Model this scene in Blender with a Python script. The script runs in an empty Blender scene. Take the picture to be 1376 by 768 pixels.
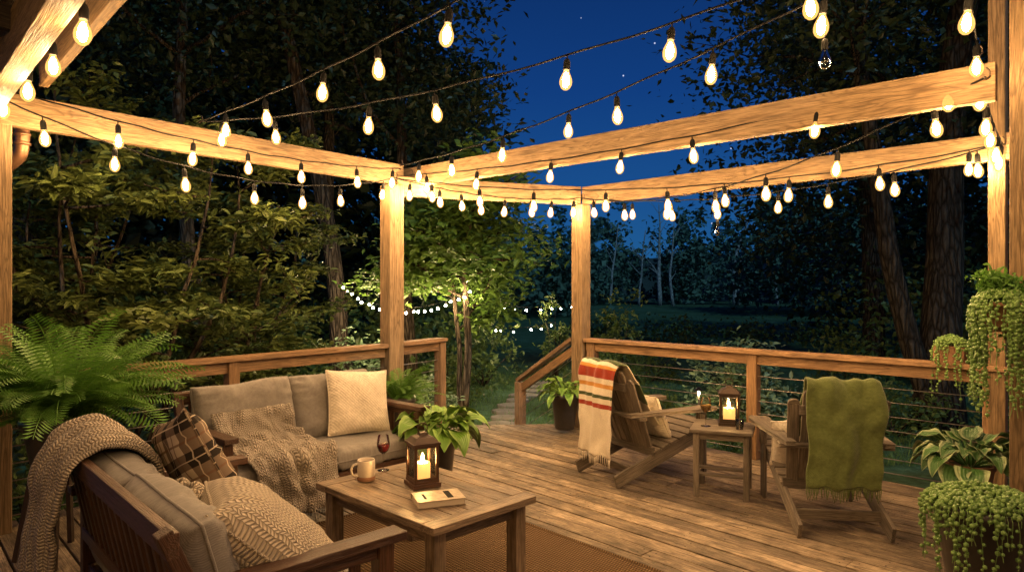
import bpy, math, random, bmesh
import numpy as np
from mathutils import Vector, Matrix, noise
random.seed(7); rng=np.random.default_rng(7)
R=math.radians
scene=bpy.context.scene
scene.view_settings.view_transform='Standard'
scene.view_settings.look='None'
scene.view_settings.exposure=0

# ------------------------------------------------------------------ materials
class NT:
    def __init__(s,name):
        s.m=bpy.data.materials.new(name); s.m.use_nodes=True
        s.t=s.m.node_tree; s.t.nodes.clear()
        s.out=s.t.nodes.new('ShaderNodeOutputMaterial')
    def n(s,typ,props=None,**inp):
        nd=s.t.nodes.new('ShaderNode'+typ)
        for k,v in (props or {}).items(): setattr(nd,k,v)
        for k,v in inp.items():
            key=k.replace('_',' ')
            if k.startswith('i') and k[1:].isdigit(): key=int(k[1:])
            s.set(nd,key,v)
        return nd
    def set(s,nd,key,v):
        if isinstance(v,bpy.types.NodeSocket): s.t.links.new(v,nd.inputs[key])
        else: nd.inputs[key].default_value=v
    def ramp(s,fac,stops,interp='LINEAR'):
        nd=s.t.nodes.new('ShaderNodeValToRGB'); nd.color_ramp.interpolation=interp
        e=nd.color_ramp.elements
        while len(e)<len(stops): e.new(0.5)
        for el,(p,c) in zip(e,stops):
            el.position=p; el.color=(c[0],c[1],c[2],1) if len(c)>2 else (c[0],)*3+(1,)
        s.t.links.new(fac,nd.inputs[0]); return nd.outputs[0]
    def math(s,op,a,b=0.0,c=None):
        nd=s.t.nodes.new('ShaderNodeMath'); nd.operation=op
        s.set(nd,0,a); s.set(nd,1,b)
        if c is not None: s.set(nd,2,c)
        return nd.outputs[0]
    def mix(s,fac,a,b,mode='MIX'):
        nd=s.t.nodes.new('ShaderNodeMix'); nd.data_type='RGBA'; nd.blend_type=mode
        s.set(nd,0,fac)
        for i,v in ((6,a),(7,b)):
            s.set(nd,i,v if isinstance(v,bpy.types.NodeSocket) else (v[0],v[1],v[2],1))
        return nd.outputs[2]
    def attr(s,name):
        nd=s.t.nodes.new('ShaderNodeAttribute'); nd.attribute_name=name; return nd
    def mapv(s,vec,sc,loc=(0,0,0)):
        nd=s.t.nodes.new('ShaderNodeMapping'); s.t.links.new(vec,nd.inputs[0])
        nd.inputs['Scale'].default_value=sc; nd.inputs['Location'].default_value=loc
        return nd.outputs[0]
    def noise(s,vec,scale,detail=4,rough=.55,dist=0):
        nd=s.t.nodes.new('ShaderNodeTexNoise'); s.t.links.new(vec,nd.inputs['Vector'])
        nd.inputs['Scale'].default_value=scale; nd.inputs['Detail'].default_value=detail
        nd.inputs['Roughness'].default_value=rough; nd.inputs['Distortion'].default_value=dist
        return nd.outputs['Fac']
    def finish(s,color,rough=.6,height=None,bstr=.3,bdist=.005,spec=.4,metal=0,**kw):
        p=s.t.nodes.new('ShaderNodeBsdfPrincipled')
        s.set(p,'Base Color',color if isinstance(color,bpy.types.NodeSocket) else (*color,1))
        s.set(p,'Roughness',rough); p.inputs['Metallic'].default_value=metal
        p.inputs['Specular IOR Level'].default_value=spec
        for k,v in kw.items(): s.set(p,k.replace('_',' '),v)
        if height is not None:
            b=s.t.nodes.new('ShaderNodeBump'); b.inputs['Strength'].default_value=bstr
            b.inputs['Distance'].default_value=bdist
            s.t.links.new(height,b.inputs['Height']); s.t.links.new(b.outputs[0],p.inputs['Normal'])
        s.t.links.new(p.outputs[0],s.out.inputs[0]); s.p=p
        return s.m

def wood(name,c1,c2,dark,rough=.6,knots=.5,weather=0.0,var=.35,spec=.3,ring=.5,stain=0):
    m=NT(name); g=m.attr('gc').outputs['Vector']; r=m.attr('rnd').outputs['Fac']
    big=m.noise(m.mapv(g,(.9,9,9)),2.2,5,.6,1.2)
    rings=m.math('FRACT',m.math('MULTIPLY',m.noise(m.mapv(g,(.55,7,7),(3,1,7)),1.6,2,.5,.8),14))
    ringm=m.ramp(rings,[(0,(1-ring,)),(.35,(1,)),(.8,(1,)),(1,(1-ring,))])
    fine=m.noise(m.mapv(g,(3,95,95)),2.0,4,.65,.3)
    col=m.ramp(big,[(.3,c2),(.5,c1),(.72,c2)])
    fm=m.ramp(fine,[(.3,(.45,)),(.62,(1.15,))])
    col=m.mix(1.0,col,fm,'MULTIPLY'); col=m.mix(1.0,col,ringm,'MULTIPLY')
    v=m.n('TexVoronoi',None,Vector=m.mapv(g,(1.7,7,7)),Scale=1.0)
    kn=m.ramp(v.outputs['Distance'],[(.03,(1,)),(.16,(0,))])
    kn=m.math('MULTIPLY',kn,knots)
    col=m.mix(kn,col,dark)
    if weather>0:
        w=m.noise(m.mapv(g,(1.2,5,5),(5,2,1)),3,7,.75)
        wf=m.math('MULTIPLY',m.ramp(w,[(.44,(0,)),(.62,(1,))]),weather)
        col=m.mix(wf,col,dark)
    if stain>0:
        o=m.n('TexCoord').outputs['Object']; sn=m.noise(o,1.3,6,.72,.4); s2=m.noise(o,9,5,.7)
        col=m.mix(stain,col,m.ramp(sn,[(.35,(.40,)),(.6,(1.15,))]),'MULTIPLY')
        col=m.mix(stain*.7,col,m.ramp(s2,[(.36,(.45,)),(.55,(1.08,))]),'MULTIPLY')
    vv=m.math('MULTIPLY_ADD',r,var*2,1-var)
    hs=m.n('HueSaturation',None,Value=vv,Color=col)
    h=m.math('ADD',m.math('ADD',fine,m.math('MULTIPLY',big,.5)),m.math('MULTIPLY',ringm,.3))
    return m.finish(hs.outputs[0],rough,h,.8,.006,spec)

W_BEAM=wood('pine_wood',(.29,.195,.105),(.20,.13,.066),(.06,.034,.017),.65,.9,.3,.15,.2,.4)
W_RAIL=wood('rail_wood',(.33,.20,.105),(.24,.14,.068),(.08,.042,.022),.5,.7,.35,.15,.3,.35)
W_DECK=wood('deck_wood',(.50,.39,.265),(.36,.275,.185),(.12,.088,.060),.55,.8,.75,.38,.3,.45,.8)
W_TABLE=wood('weathered_table_wood',(.30,.22,.145),(.19,.135,.085),(.055,.038,.025),.5,.7,.6,.3,.35,.4,.3)
W_SOFA=wood('dark_stained_wood',(.10,.048,.026),(.055,.027,.015),(.02,.011,.007),.38,.3,0,.2,.4,.25)
W_GREY=wood('weathered_chair_wood',(.235,.195,.15),(.165,.137,.105),(.065,.052,.04),.6,.4,.5,.25,.3,.3)
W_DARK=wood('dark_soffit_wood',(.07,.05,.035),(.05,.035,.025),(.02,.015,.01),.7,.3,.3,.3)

def fabric(name,col,col2,sc=260,b=.35,sheen=.2,mott=.5):
    m=NT(name); g=m.attr('gc').outputs['Vector']
    s=m.n('SeparateXYZ',None,Vector=g)
    wx=m.math('SINE',m.math('MULTIPLY',s.outputs[0],sc*6.28/2)); wy=m.math('SINE',m.math('MULTIPLY',s.outputs[1],sc*6.28/2))
    h=m.math('MULTIPLY',wx,wy)
    nz=m.noise(g,45,5,.7); n2=m.noise(g,5,4,.6); n3=m.noise(g,240,3,.7)
    c=m.mix(m.ramp(nz,[(.35,(0,)),(.65,(1,))]),col,col2)
    c=m.mix(m.math('MULTIPLY',m.ramp(n2,[(.4,(0,)),(.7,(1,))]),mott*.5),c,tuple(x*.7 for x in col2))
    c=m.mix(.5,c,m.ramp(n3,[(.3,(.6,)),(.65,(1.2,))]),'MULTIPLY')
    hh=m.math('ADD',m.math('MULTIPLY',h,.3),m.math('ADD',nz,m.math('MULTIPLY',n2,4)))
    return m.finish(c,.95,hh,b,.004,.1,Sheen_Weight=sheen)
F_GREY=fabric('grey_upholstery',(.255,.235,.215),(.195,.18,.165))
F_CREAM=fabric('cream_fabric',(.76,.68,.56),(.60,.53,.43),90,.8)
F_GREEN=fabric('green_wool',(.15,.185,.062),(.10,.125,.04),150,.7)

def knit(name,col,col2,k=26.0,con=.6):
    m=NT(name); g=m.attr('gc').outputs['Vector']
    s=m.n('SeparateXYZ',None,Vector=g)
    u=m.math('MULTIPLY',s.outputs[0],k); v=m.math('MULTIPLY',s.outputs[1],k*1.5)
    wob=m.noise(g,14,2); v=m.math('ADD',v,m.math('MULTIPLY',wob,.8)); u=m.math('ADD',u,m.math('MULTIPLY',wob,.5))
    fu=m.math('FRACT',u); tri=m.math('ABSOLUTE',m.math('SUBTRACT',fu,.5))
    vv=m.math('ADD',v,m.math('MULTIPLY',tri,1.3))
    st=m.math('ABSOLUTE',m.math('SINE',m.math('MULTIPLY',vv,3.14159)))
    col_=m.math('POWER',m.math('ABSOLUTE',m.math('SINE',m.math('MULTIPLY',m.math('MULTIPLY',u,2),3.14159))),.5)
    h=m.math('MULTIPLY',st,col_)
    nz=m.noise(g,160,3)
    h2=m.math('ADD',h,m.math('MULTIPLY',nz,.5))
    c=m.mix(m.ramp(h,[(.05,(0,)),(.5,(1,))]),tuple(x*con for x in col2),col)
    return m.finish(c,.95,h2,1.0,.010,.1,Sheen_Weight=.2)
F_KNIT=knit('knitted_beige_wool',(.50,.42,.33),(.42,.35,.27),52,.55)
F_KNITG=knit('knitted_grey_wool',(.42,.365,.30),(.35,.30,.25),44,.62)
F_KNIT2=knit('knitted_cream_wool',(.66,.56,.43),(.56,.47,.36),44,.6)

def plaid():
    m=NT('plaid_fabric'); g=m.attr('gc').outputs['Vector']; s=m.n('SeparateXYZ',None,Vector=g)
    def band(x,per,lo,hi,off=0.):
        f=m.math('FRACT',m.math('ADD',m.math('DIVIDE',x,per),off))
        return m.math('MULTIPLY',m.math('GREATER_THAN',f,lo),m.math('LESS_THAN',f,hi))
    X,Y=s.outputs[0],s.outputs[1]
    a=m.math('MULTIPLY',m.math('ADD',band(X,.16,.0,.42),band(Y,.16,.0,.42)),.5)
    c=m.ramp(a,[(0,(.52,.43,.32)),(.4,(.17,.125,.09)),(.9,(.03,.024,.02))],'CONSTANT')
    l=m.math('MAXIMUM',band(X,.16,.68,.74),band(Y,.16,.68,.74))
    c=m.mix(m.math('MULTIPLY',l,.8),c,(.16,.09,.06))
    l2=m.math('MAXIMUM',band(X,.16,.19,.22),band(Y,.16,.19,.22))
    c=m.mix(m.math('MULTIPLY',l2,.7),c,(.6,.5,.38))
    return m.finish(c,.95,m.noise(g,180,3),.4,.003,.1)
F_PLAID=plaid()
def stripe():
    m=NT('striped_wool_blanket'); g=m.attr('gc').outputs['Vector']; s=m.n('SeparateXYZ',None,Vector=g)
    W=(.74,.66,.52);G=(.065,.088,.034);Rd=(.34,.05,.026);O=(.60,.29,.07)
    pts=[(0,W),(.14,G),(.24,W),(.38,G),(.52,W),(.57,O),(.60,Rd),(.67,W),(.70,O),(.725,W),(.76,G),(.775,W),(.80,Rd),(.82,W)]
    c=m.ramp(s.outputs[2],pts,'CONSTANT'); n3=m.noise(g,150,4,.7)
    c=m.mix(.5,c,m.ramp(n3,[(.3,(.6,)),(.65,(1.2,))]),'MULTIPLY')
    return m.finish(c,.95,n3,.6,.004,.1,Sheen_Weight=.2)
F_STRIPE=stripe()

def simple(name,col,rough=.5,metal=0,noisy=.25,sc=20,bump=.2,spec=.4,**kw):
    m=NT(name); g=m.n('TexCoord').outputs['Object']
    nz=m.noise(g,sc,5,.6)
    c=m.mix(nz,tuple(x*(1-noisy) for x in col),tuple(min(1,x*(1+noisy)) for x in col))
    return m.finish(c,rough,nz,bump,.004,spec,metal,**kw)
M_METAL=simple('dark_bronze_metal',(.09,.065,.05),.45,.8)
M_CABLE=simple('steel_cable',(.30,.28,.26),.4,.9)
M_WIRE=simple('black_rubber_wire',(.008,.008,.008),.85,spec=.1)
M_COPPER=simple('copper_downspout',(.20,.11,.065),.45,.7)
M_POT=simple('dark_glazed_pot',(.04,.036,.034),.35,0,.4)
M_TERRA=simple('terracotta',(.27,.14,.08),.8)
M_SOIL=simple('soil',(.03,.02,.013),.95,0,.5,60,.8)
M_MUG=simple('speckled_ceramic',(.62,.54,.43),.3,0,.12,120)
M_PAGE=simple('book_pages',(.62,.54,.42),.9,0,.1,200)
M_COVER=simple('book_cover',(.33,.26,.18),.5,0,.9,30)
def noemit(m): m.cycles.emission_sampling='NONE'; return m
M_WAX=noemit(NT('glowing_candle_wax').finish((.8,.6,.35),.5,Emission_Color=(1,.5,.12,1),Emission_Strength=1.5))  # emission in the wax stands in for candlelight shining through it
M_STONE=simple('flagstone',(.16,.145,.125),.85,0,.4,6,.6)
M_SIDING=simple('cedar_siding',(.22,.17,.12),.8,0,.3,4)
M_WINDOW=simple('window_pane',(.02,.022,.026),.1)
def emis(name,col,s):
    m=NT(name); e=m.n('Emission',None,Color=(*col,1),Strength=s); m.t.links.new(e.outputs[0],m.out.inputs[0]); return m.m
M_CORE=emis('bulb_filament_glow',(1,.635,.31),950)
M_FAIRY=emis('fairy_bulb_glow',(1,.68,.34),900)
M_UP=emis('uplight_glow',(1,.76,.44),1900)
M_FLAME=emis('candle_flame',(1,.55,.18),1300)
def shell():
    m=NT('glowing_bulb_glass'); t=m.n('BsdfTransparent',None,Color=(1,.93,.8,1)); e=m.n('Emission',None,Color=(1,.50,.13,1),Strength=2.4)  # amber emission in the glass stands in for the glow around the filament
    mx=m.n('MixShader'); mx.inputs[0].default_value=.45
    m.t.links.new(t.outputs[0],mx.inputs[1]); m.t.links.new(e.outputs[0],mx.inputs[2])
    m.t.links.new(mx.outputs[0],m.out.inputs[0]); return noemit(m.m)
M_SHELL=shell()
def glass():
    m=NT('clear_glass'); t=m.n('BsdfTransparent',None,Color=(.96,.96,.95,1)); g=m.n('BsdfGlossy',None,Roughness=.08)
    f=m.n('Fresnel',None,IOR=1.45); mx=m.n('MixShader',None,i0=m.math('ADD',f.outputs[0],.03))
    m.t.links.new(t.outputs[0],mx.inputs[1]); m.t.links.new(g.outputs[0],mx.inputs[2])
    m.t.links.new(mx.outputs[0],m.out.inputs[0]); return m.m
M_GLASS=glass()
M_WINE=simple('red_wine',(.10,.008,.01),.1)
M_WHITEWINE=simple('white_wine',(.35,.22,.07),.1)

def leafmat(name,a,b,tr=.3,rough=.45,spec=.35,cf=1.1):
    m=NT(name); gi=m.n('NewGeometry'); o=m.n('TexCoord').outputs['Object']
    nz=m.ramp(m.noise(o,cf,3,.6),[(.35,(0,)),(.65,(1,))])
    f=m.math('ADD',m.math('MULTIPLY',gi.outputs['Random Per Island'],.55),m.math('MULTIPLY',nz,.45))
    c=m.ramp(f,[(0,tuple(x*.8 for x in a)),(.55,tuple((x+y)/2 for x,y in zip(a,b))),(1,b)])
    p=m.n('BsdfPrincipled',None,Base_Color=c,Roughness=rough); p.inputs['Specular IOR Level'].default_value=spec
    t=m.n('BsdfTranslucent',None,Color=c); mx=m.n('MixShader'); mx.inputs[0].default_value=tr
    m.t.links.new(p.outputs[0],mx.inputs[1]); m.t.links.new(t.outputs[0],mx.inputs[2])
    m.t.links.new(mx.outputs[0],m.out.inputs[0]); return m.m
L_DOG=leafmat('dogwood_leaf',(.04,.07,.018),(.15,.19,.05),cf=2)
L_MAPLE=leafmat('maple_leaf',(.07,.15,.025),(.16,.27,.05))
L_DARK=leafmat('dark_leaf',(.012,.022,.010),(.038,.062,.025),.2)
L_SHRUB=leafmat('shrub_leaf',(.04,.08,.02),(.12,.18,.05))
L_HYD=leafmat('hydrangea_leaf',(.10,.20,.08),(.32,.42,.27))
L_FERN=leafmat('fern_leaf',(.06,.17,.022),(.15,.31,.05))
L_PEARL=leafmat('pearl_bead',(.11,.22,.045),(.25,.40,.12),.15,.3,.5)
L_FAR=leafmat('hazed_distant_leaf',(.03,.07,.055),(.15,.26,.19),.1,.8,.1,cf=.22)  # teal and extra lightness put into the leaf colour as distance haze
L_GRASS=leafmat('grass_blade',(.05,.12,.025),(.11,.20,.055))
def hostamat(name,mid,edge):
    m=NT(name); s=m.n('SeparateXYZ',None,Vector=m.attr('gc').outputs['Vector'])
    a=m.math('ABSOLUTE',s.outputs[1]); nz=m.noise(m.attr('gc').outputs['Vector'],9,3)
    e=m.ramp(m.math('ADD',a,m.math('MULTIPLY',m.math('SUBTRACT',nz,.5),.5)),[(.6,(0,)),(.78,(1,))])
    c=m.mix(e,mid,edge); r=m.attr('rnd').outputs['Fac']
    hs=m.n('HueSaturation',None,Value=m.math('MULTIPLY_ADD',r,.7,.6),Color=c)
    h=m.math('SINE',m.math('MULTIPLY',s.outputs[1],28))
    return m.finish(hs.outputs[0],.4,h,.4,.003,.4)
L_HOSTA=hostamat('hosta_leaf',(.06,.15,.035),(.28,.35,.17))
L_HOSTA2=hostamat('hosta_leaf_golden',(.13,.27,.035),(.22,.36,.07))
def bark(name,a,b):
    m=NT(name); g=m.n('TexCoord').outputs['Object']
    nz=m.noise(m.mapv(g,(9,9,1.6)),2.5,8,.75,.6); v=m.n('TexVoronoi',{'feature':'DISTANCE_TO_EDGE'},Vector=m.mapv(g,(14,14,2.5)),Scale=1.0)
    cr=m.ramp(v.outputs['Distance'],[(0,(.3,)),(.22,(1,))])
    c=m.mix(1.0,m.ramp(nz,[(.3,a),(.7,b)]),cr,'MULTIPLY')
    return m.finish(c,.95,m.math('ADD',nz,cr),1.0,.06,.05)
BARK=bark('bark',(.05,.04,.03),(.17,.135,.10)); BIRCH=bark('birch_bark',(.35,.37,.36),(.75,.78,.76))
BARK_D=bark('grey_bark',(.022,.019,.016),(.115,.098,.08))

# ------------------------------------------------------------------ mesh builder
class MB:
    def __init__(s): s.v=[];s.f=[];s.m=[];s.g=[];s.r=[];s.s=[];s.mats=[]
    def mi(s,mat):
        if mat not in s.mats: s.mats.append(mat)
        return s.mats.index(mat)
    def add(s,vs,fs,mat,gc=None,rnd=None,smooth=False):
        o=len(s.v); rnd=random.random() if rnd is None else rnd
        s.v+= [tuple(x) for x in vs]; s.g+= [tuple(x) for x in (gc if gc is not None else vs)]
        s.r+=[rnd]*len(vs); k=s.mi(mat)
        for f in fs: s.f.append([i+o for i in f]); s.m.append(k); s.s.append(smooth)
    def box(s,c,size,rot=None,mat=None):
        c=Vector(c); rot=rot or Matrix.Identity(3); hx,hy,hz=[x/2 for x in size]
        order=sorted(range(3),key=lambda i:-size[i]); off=Vector((random.random()*20,random.random()*20,random.random()*20))
        vs=[];gc=[]
        for x in(-hx,hx):
            for y in(-hy,hy):
                for z in(-hz,hz):
                    l=(x,y,z); vs.append(c+rot@Vector(l)); gc.append(Vector([l[i] for i in order])+off)
        s.add(vs,[(0,1,3,2),(4,6,7,5),(0,4,5,1),(2,3,7,6),(0,2,6,4),(1,5,7,3)],mat,gc)
    def bar(s,p0,p1,w,h,mat,roll=0.0,ext=0.0):
        p0=Vector(p0);p1=Vector(p1);d=p1-p0;L=d.length;x=d.normalized()
        up=Vector((0,0,1)) if abs(x.z)<.95 else Vector((0,1,0))
        y=up.cross(x).normalized(); z=x.cross(y)
        rot=Matrix((x,y,z)).transposed()
        if roll: rot=rot@Matrix.Rotation(roll,3,'X')
        s.box((p0+p1)/2,(L+ext*2,w,h),rot,mat)
    def tube(s,pts,rad,n,mat,smooth=True,cap=True,rnd=None):
        pts=[Vector(p) for p in pts]
        if not hasattr(rad,'__len__'): rad=[rad]*len(pts)
        vs=[];gc=[];L=0;prev=None
        for i,p in enumerate(pts):
            t=(pts[min(i+1,len(pts)-1)]-pts[max(i-1,0)]).normalized()
            if prev is None:
                a=Vector((0,0,1)) if abs(t.z)<.9 else Vector((1,0,0)); u=a.cross(t).normalized()
            else: u=(prev-t*prev.dot(t)).normalized()
            prev=u; w=t.cross(u)
            if i: L+=(p-pts[i-1]).length
            for k in range(n):
                a=2*math.pi*k/n; vs.append(p+(u*math.cos(a)+w*math.sin(a))*rad[i]); gc.append((L,math.cos(a)*rad[i],math.sin(a)*rad[i]))
        fs=[]
        for i in range(len(pts)-1):
            for k in range(n): k2=(k+1)%n; fs.append((i*n+k,i*n+k2,(i+1)*n+k2,(i+1)*n+k))
        if cap: fs.append(tuple(range(n))[::-1]); fs.append(tuple(range((len(pts)-1)*n,len(pts)*n)))
        s.add(vs,fs,mat,gc,rnd,smooth)
    def lathe(s,prof,c,n,mat,smooth=True,rotz=0.0):
        vs=[];fs=[]; c=Vector(c)
        for r,z in prof:
            for k in range(n):
                a=2*math.pi*k/n+rotz; vs.append(c+Vector((math.cos(a)*r,math.sin(a)*r,z)))
        for i in range(len(prof)-1):
            for k in range(n): k2=(k+1)%n; fs.append((i*n+k,i*n+k2,(i+1)*n+k2,(i+1)*n+k))
        s.add(vs,fs,mat,[v-c for v in vs],None,smooth)
    def grid(s,P,G,nu,nv,mat,smooth=True):
        fs=[(i*nv+j,(i+1)*nv+j,(i+1)*nv+j+1,i*nv+j+1) for i in range(nu-1) for j in range(nv-1)]
        s.add(P,fs,mat,G,None,smooth)
    def make(s,name,loc=(0,0,0),rotz=0,parent=None,bevel=0,solid=0):
        me=bpy.data.meshes.new(name); me.from_pydata(s.v,[],s.f)
        for m in s.mats: me.materials.append(m)
        me.polygons.foreach_set('material_index',s.m); me.polygons.foreach_set('use_smooth',s.s)
        a=me.attributes.new('gc','FLOAT_VECTOR','POINT'); a.data.foreach_set('vector',np.array(s.g,dtype=np.float32).ravel())
        a=me.attributes.new('rnd','FLOAT','POINT'); a.data.foreach_set('value',np.array(s.r,dtype=np.float32))
        ob=bpy.data.objects.new(name,me); scene.collection.objects.link(ob)
        ob.location=loc; ob.rotation_euler=(0,0,rotz)
        if parent: ob.parent=parent
        if solid: md=ob.modifiers.new('s','SOLIDIFY'); md.thickness=solid; md.offset=0
        if bevel: md=ob.modifiers.new('b','BEVEL'); md.width=bevel; md.segments=2; md.limit_method='ANGLE'; md.angle_limit=R(50)
        return ob

def RX(a): return Matrix.Rotation(R(a),3,'X')
def RY(a): return Matrix.Rotation(R(a),3,'Y')
def RZ(a): return Matrix.Rotation(R(a),3,'Z')

def cushion(mb,c,rot,w,h,t,mat,p=7,pinch=0,n=30,wr=.01,pipe=True,q=.42,seed=0,sag=0):
    c=Vector(c)
    def pos(u,v,sgn):
        pr=(max(0,1-abs(u)**p)*max(0,1-abs(v)**p))**q
        x=u*w/2*(1-pinch*(1-v*v)*abs(u)); y=v*h/2*(1-pinch*(1-u*u)*abs(v))
        nz=noise.noise(Vector((x*7+seed,y*7,sgn*3+seed)))+.5*noise.noise(Vector((x*18+seed,y*18,sgn)))
        fold=math.exp(-((abs(u)-.9)/.16)**2)*noise.noise(Vector((v*8+seed,sgn,u)))*2+math.exp(-((abs(v)-.9)/.16)**2)*noise.noise(Vector((u*8,sgn+seed,v)))*2
        z=sgn*(t/2*pr)+ (nz*wr+fold*wr)*pr - sag*(1-u*u)*(1-v*v)
        y2=y+noise.noise(Vector((x*4,seed,y*4)))*wr*.8
        return c+rot@Vector((x,y2,z)),(x,y,0)
    us=[math.sin((i/(n-1)*2-1)*math.pi/2) for i in range(n)]
    for sgn in(1,-1):
        P=[];G=[]
        for u in us:
            for v in us:
                a,b=pos(u,v,sgn); P.append(a);G.append(b)
        mb.grid(P,G,n,n,mat)
    if pipe:
        ring=[pos(u,-1,1)[0] for u in us]+[pos(1,v,1)[0] for v in us[1:]]+[pos(u,1,1)[0] for u in us[::-1][1:]]+[pos(-1,v,1)[0] for v in us[::-1][1:]]
        mb.tube(ring,.006,6,mat,cap=False)

def spline(pts,n):
    pts=[Vector(p) for p in pts]; out=[]; P=[pts[0]]+pts+[pts[-1]]; seg=len(pts)-1
    for i in range(n):
        t=i/(n-1)*seg; k=min(int(t),seg-1); f=t-k
        a,b,c,d=P[k],P[k+1],P[k+2],P[k+3]
        out.append(.5*((2*b)+(c-a)*f+(2*a-5*b+4*c-d)*f*f+(3*b-a-3*c+d)*f**3))
    return out
def drape(name,path,wdir,width,mat,parent,x=0,nf=4,amp=.02,n=64,nw=46,fringe=0,fr_mat=None,thick=.01,taper=0,seed=0,lump=.02,fl=.06,skew=0.0,up=0,lf=1.0):
    path=spline(path,n); wdir=Vector(wdir).normalized(); mb=MB(); P=[];G=[];L=0; end=[]
    for i,p in enumerate(path):
        t=(path[min(i+1,n-1)]-path[max(i-1,0)]).normalized(); nr=wdir.cross(t).normalized()
        if i: L+=(p-path[i-1]).length
        s=i/(n-1)
        for j in range(nw):
            w=(j/(nw-1)-.5)
            ww=w*width*(1-taper*s)
            f=amp*(math.sin(w*nf*6.28+seed+1.2*math.sin(s*5+seed))*(.35+.65*abs(s-.3))+ .4*math.sin(w*nf*2.3*6.28+s*6+seed*2))
            f+=lump*noise.noise(Vector((ww*6*lf+seed,L*5*lf,seed)))+lump*.45*noise.noise(Vector((ww*15*lf+seed,L*12*lf,seed)))
            if up: f=math.sqrt(f*f+.00012)*up+.004
            sh=.04*noise.noise(Vector((L*4,seed,w)))+skew*s
            q=p+wdir*(ww+sh)+nr*f
            if i==n-1: q=q+Vector((0,0,.03*noise.noise(Vector((w*6,seed,3)))))
            P.append(q);G.append((ww,L,s))
            if i==n-1: end.append((q,t))
    mb.grid(P,G,n,nw,mat)
    ob=mb.make(name,loc=(x,0,0),parent=parent,solid=thick)
    if fringe:
        fb=MB()
        for k in range(fringe):
            f=k/(fringe-1)*(nw-1); a=int(min(f,nw-2)); q=end[a][0].lerp(end[a+1][0],f-a); t=end[a][1]
            d=(t*.7+Vector((random.uniform(-.2,.2),random.uniform(-.15,.15),-.5))).normalized(); l=fl*random.uniform(.8,1.15)
            fb.tube([q-t*.004,q+d*l*.5+Vector((0,0,random.uniform(-.003,.003))),q+d*l+Vector((random.uniform(-.01,.01),0,-.008))],[.0038,.0032,.0015],5,fr_mat or mat)
        fb.make('fringe',loc=(x,0,0),parent=parent)
    return ob

def rawmesh(name,V,F,mat,parent=None,smooth=False):
    me=bpy.data.meshes.new(name); n=len(V);m,k=F.shape
    me.vertices.add(n); me.vertices.foreach_set('co',V.astype(np.float32).ravel())
    me.loops.add(m*k); me.loops.foreach_set('vertex_index',F.astype(np.int32).ravel())
    me.polygons.add(m); me.polygons.foreach_set('loop_start',np.arange(0,m*k,k,dtype=np.int32))
    me.polygons.foreach_set('use_smooth',np.full(m,smooth)); me.materials.append(mat)
    me.update(calc_edges=True); me.validate()
    ob=bpy.data.objects.new(name,me); scene.collection.objects.link(ob)
    if parent: ob.parent=parent
    return ob
def leaves(name,P,size,mat,parent=None,flat=.5,asp=.5,near=True,ndir=None):
    P=np.asarray(P,float); N=len(P)
    nr=rng.normal(size=(N,3)); nr[:,2]+=flat*3; nr/=np.linalg.norm(nr,axis=1)[:,None]
    a=rng.normal(size=(N,3)) if ndir is None else ndir+.4*rng.normal(size=(N,3))
    a-=nr*(a*nr).sum(1)[:,None]; a/=np.linalg.norm(a,axis=1)[:,None]; b=np.cross(nr,a)
    s=size*rng.uniform(.6,1.3,N)
    if near: T=np.array([[0,0,0],[.28,.5*asp,.06],[.68,.38*asp,.03],[1,0,-.12],[.68,-.38*asp,.03],[.28,-.5*asp,.06]]);Fq=np.array([[0,3,2,1],[0,5,4,3]])
    else: T=np.array([[0,0,0],[.45,.5*asp,.05],[1,0,-.05],[.45,-.5*asp,.05]]);Fq=np.array([[0,1,2,3]])
    V=P[:,None,:]+s[:,None,None]*(T[None,:,0:1]*a[:,None,:]+T[None,:,1:2]*b[:,None,:]+T[None,:,2:3]*nr[:,None,:])
    k=len(T); F=(Fq[None]+ (np.arange(N)*k)[:,None,None]).reshape(-1,4)
    return rawmesh(name,V.reshape(-1,3),F,mat,parent)
def clumps(centers,per,rad,zs=.7):
    C=np.asarray(centers,float); N=len(C)
    return (np.repeat(C,per,0)+rng.normal(size=(N*per,3))*np.array([rad,rad,rad*zs]))

# ------------------------------------------------------------------ world
w=bpy.data.worlds.new('World'); scene.world=w; w.use_nodes=True; t=w.node_tree; t.nodes.clear()
out=t.nodes.new('ShaderNodeOutputWorld'); bg=t.nodes.new('ShaderNodeBackground'); tc=t.nodes.new('ShaderNodeTexCoord')
sp=t.nodes.new('ShaderNodeSeparateXYZ'); rp=t.nodes.new('ShaderNodeValToRGB'); t.links.new(tc.outputs['Generated'],sp.inputs[0]); t.links.new(sp.outputs[2],rp.inputs[0])
e=rp.color_ramp.elements; e.new(.5);e.new(.5)
for el,(p,c) in zip(e,[(0,(.015,.11,.28)),(.13,(.010,.078,.265)),(.27,(.0055,.047,.21)),(.5,(.003,.02,.10))]): el.position=p; el.color=(*c,1)
vo=t.nodes.new('ShaderNodeTexVoronoi'); vo.inputs['Scale'].default_value=38; t.links.new(tc.outputs['Generated'],vo.inputs['Vector'])
r2=t.nodes.new('ShaderNodeValToRGB'); r2.color_ramp.elements[0].position=.025; r2.color_ramp.elements[0].color=(.7,.75,.9,1); r2.color_ramp.elements[1].position=.05; r2.color_ramp.elements[1].color=(0,0,0,1)
t.links.new(vo.outputs['Distance'],r2.inputs[0])
sc2=t.nodes.new('ShaderNodeSeparateColor'); t.links.new(vo.outputs['Color'],sc2.inputs[0])
gt=t.nodes.new('ShaderNodeMath'); gt.operation='GREATER_THAN'; gt.inputs[1].default_value=.3; t.links.new(sc2.outputs[0],gt.inputs[0])
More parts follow.
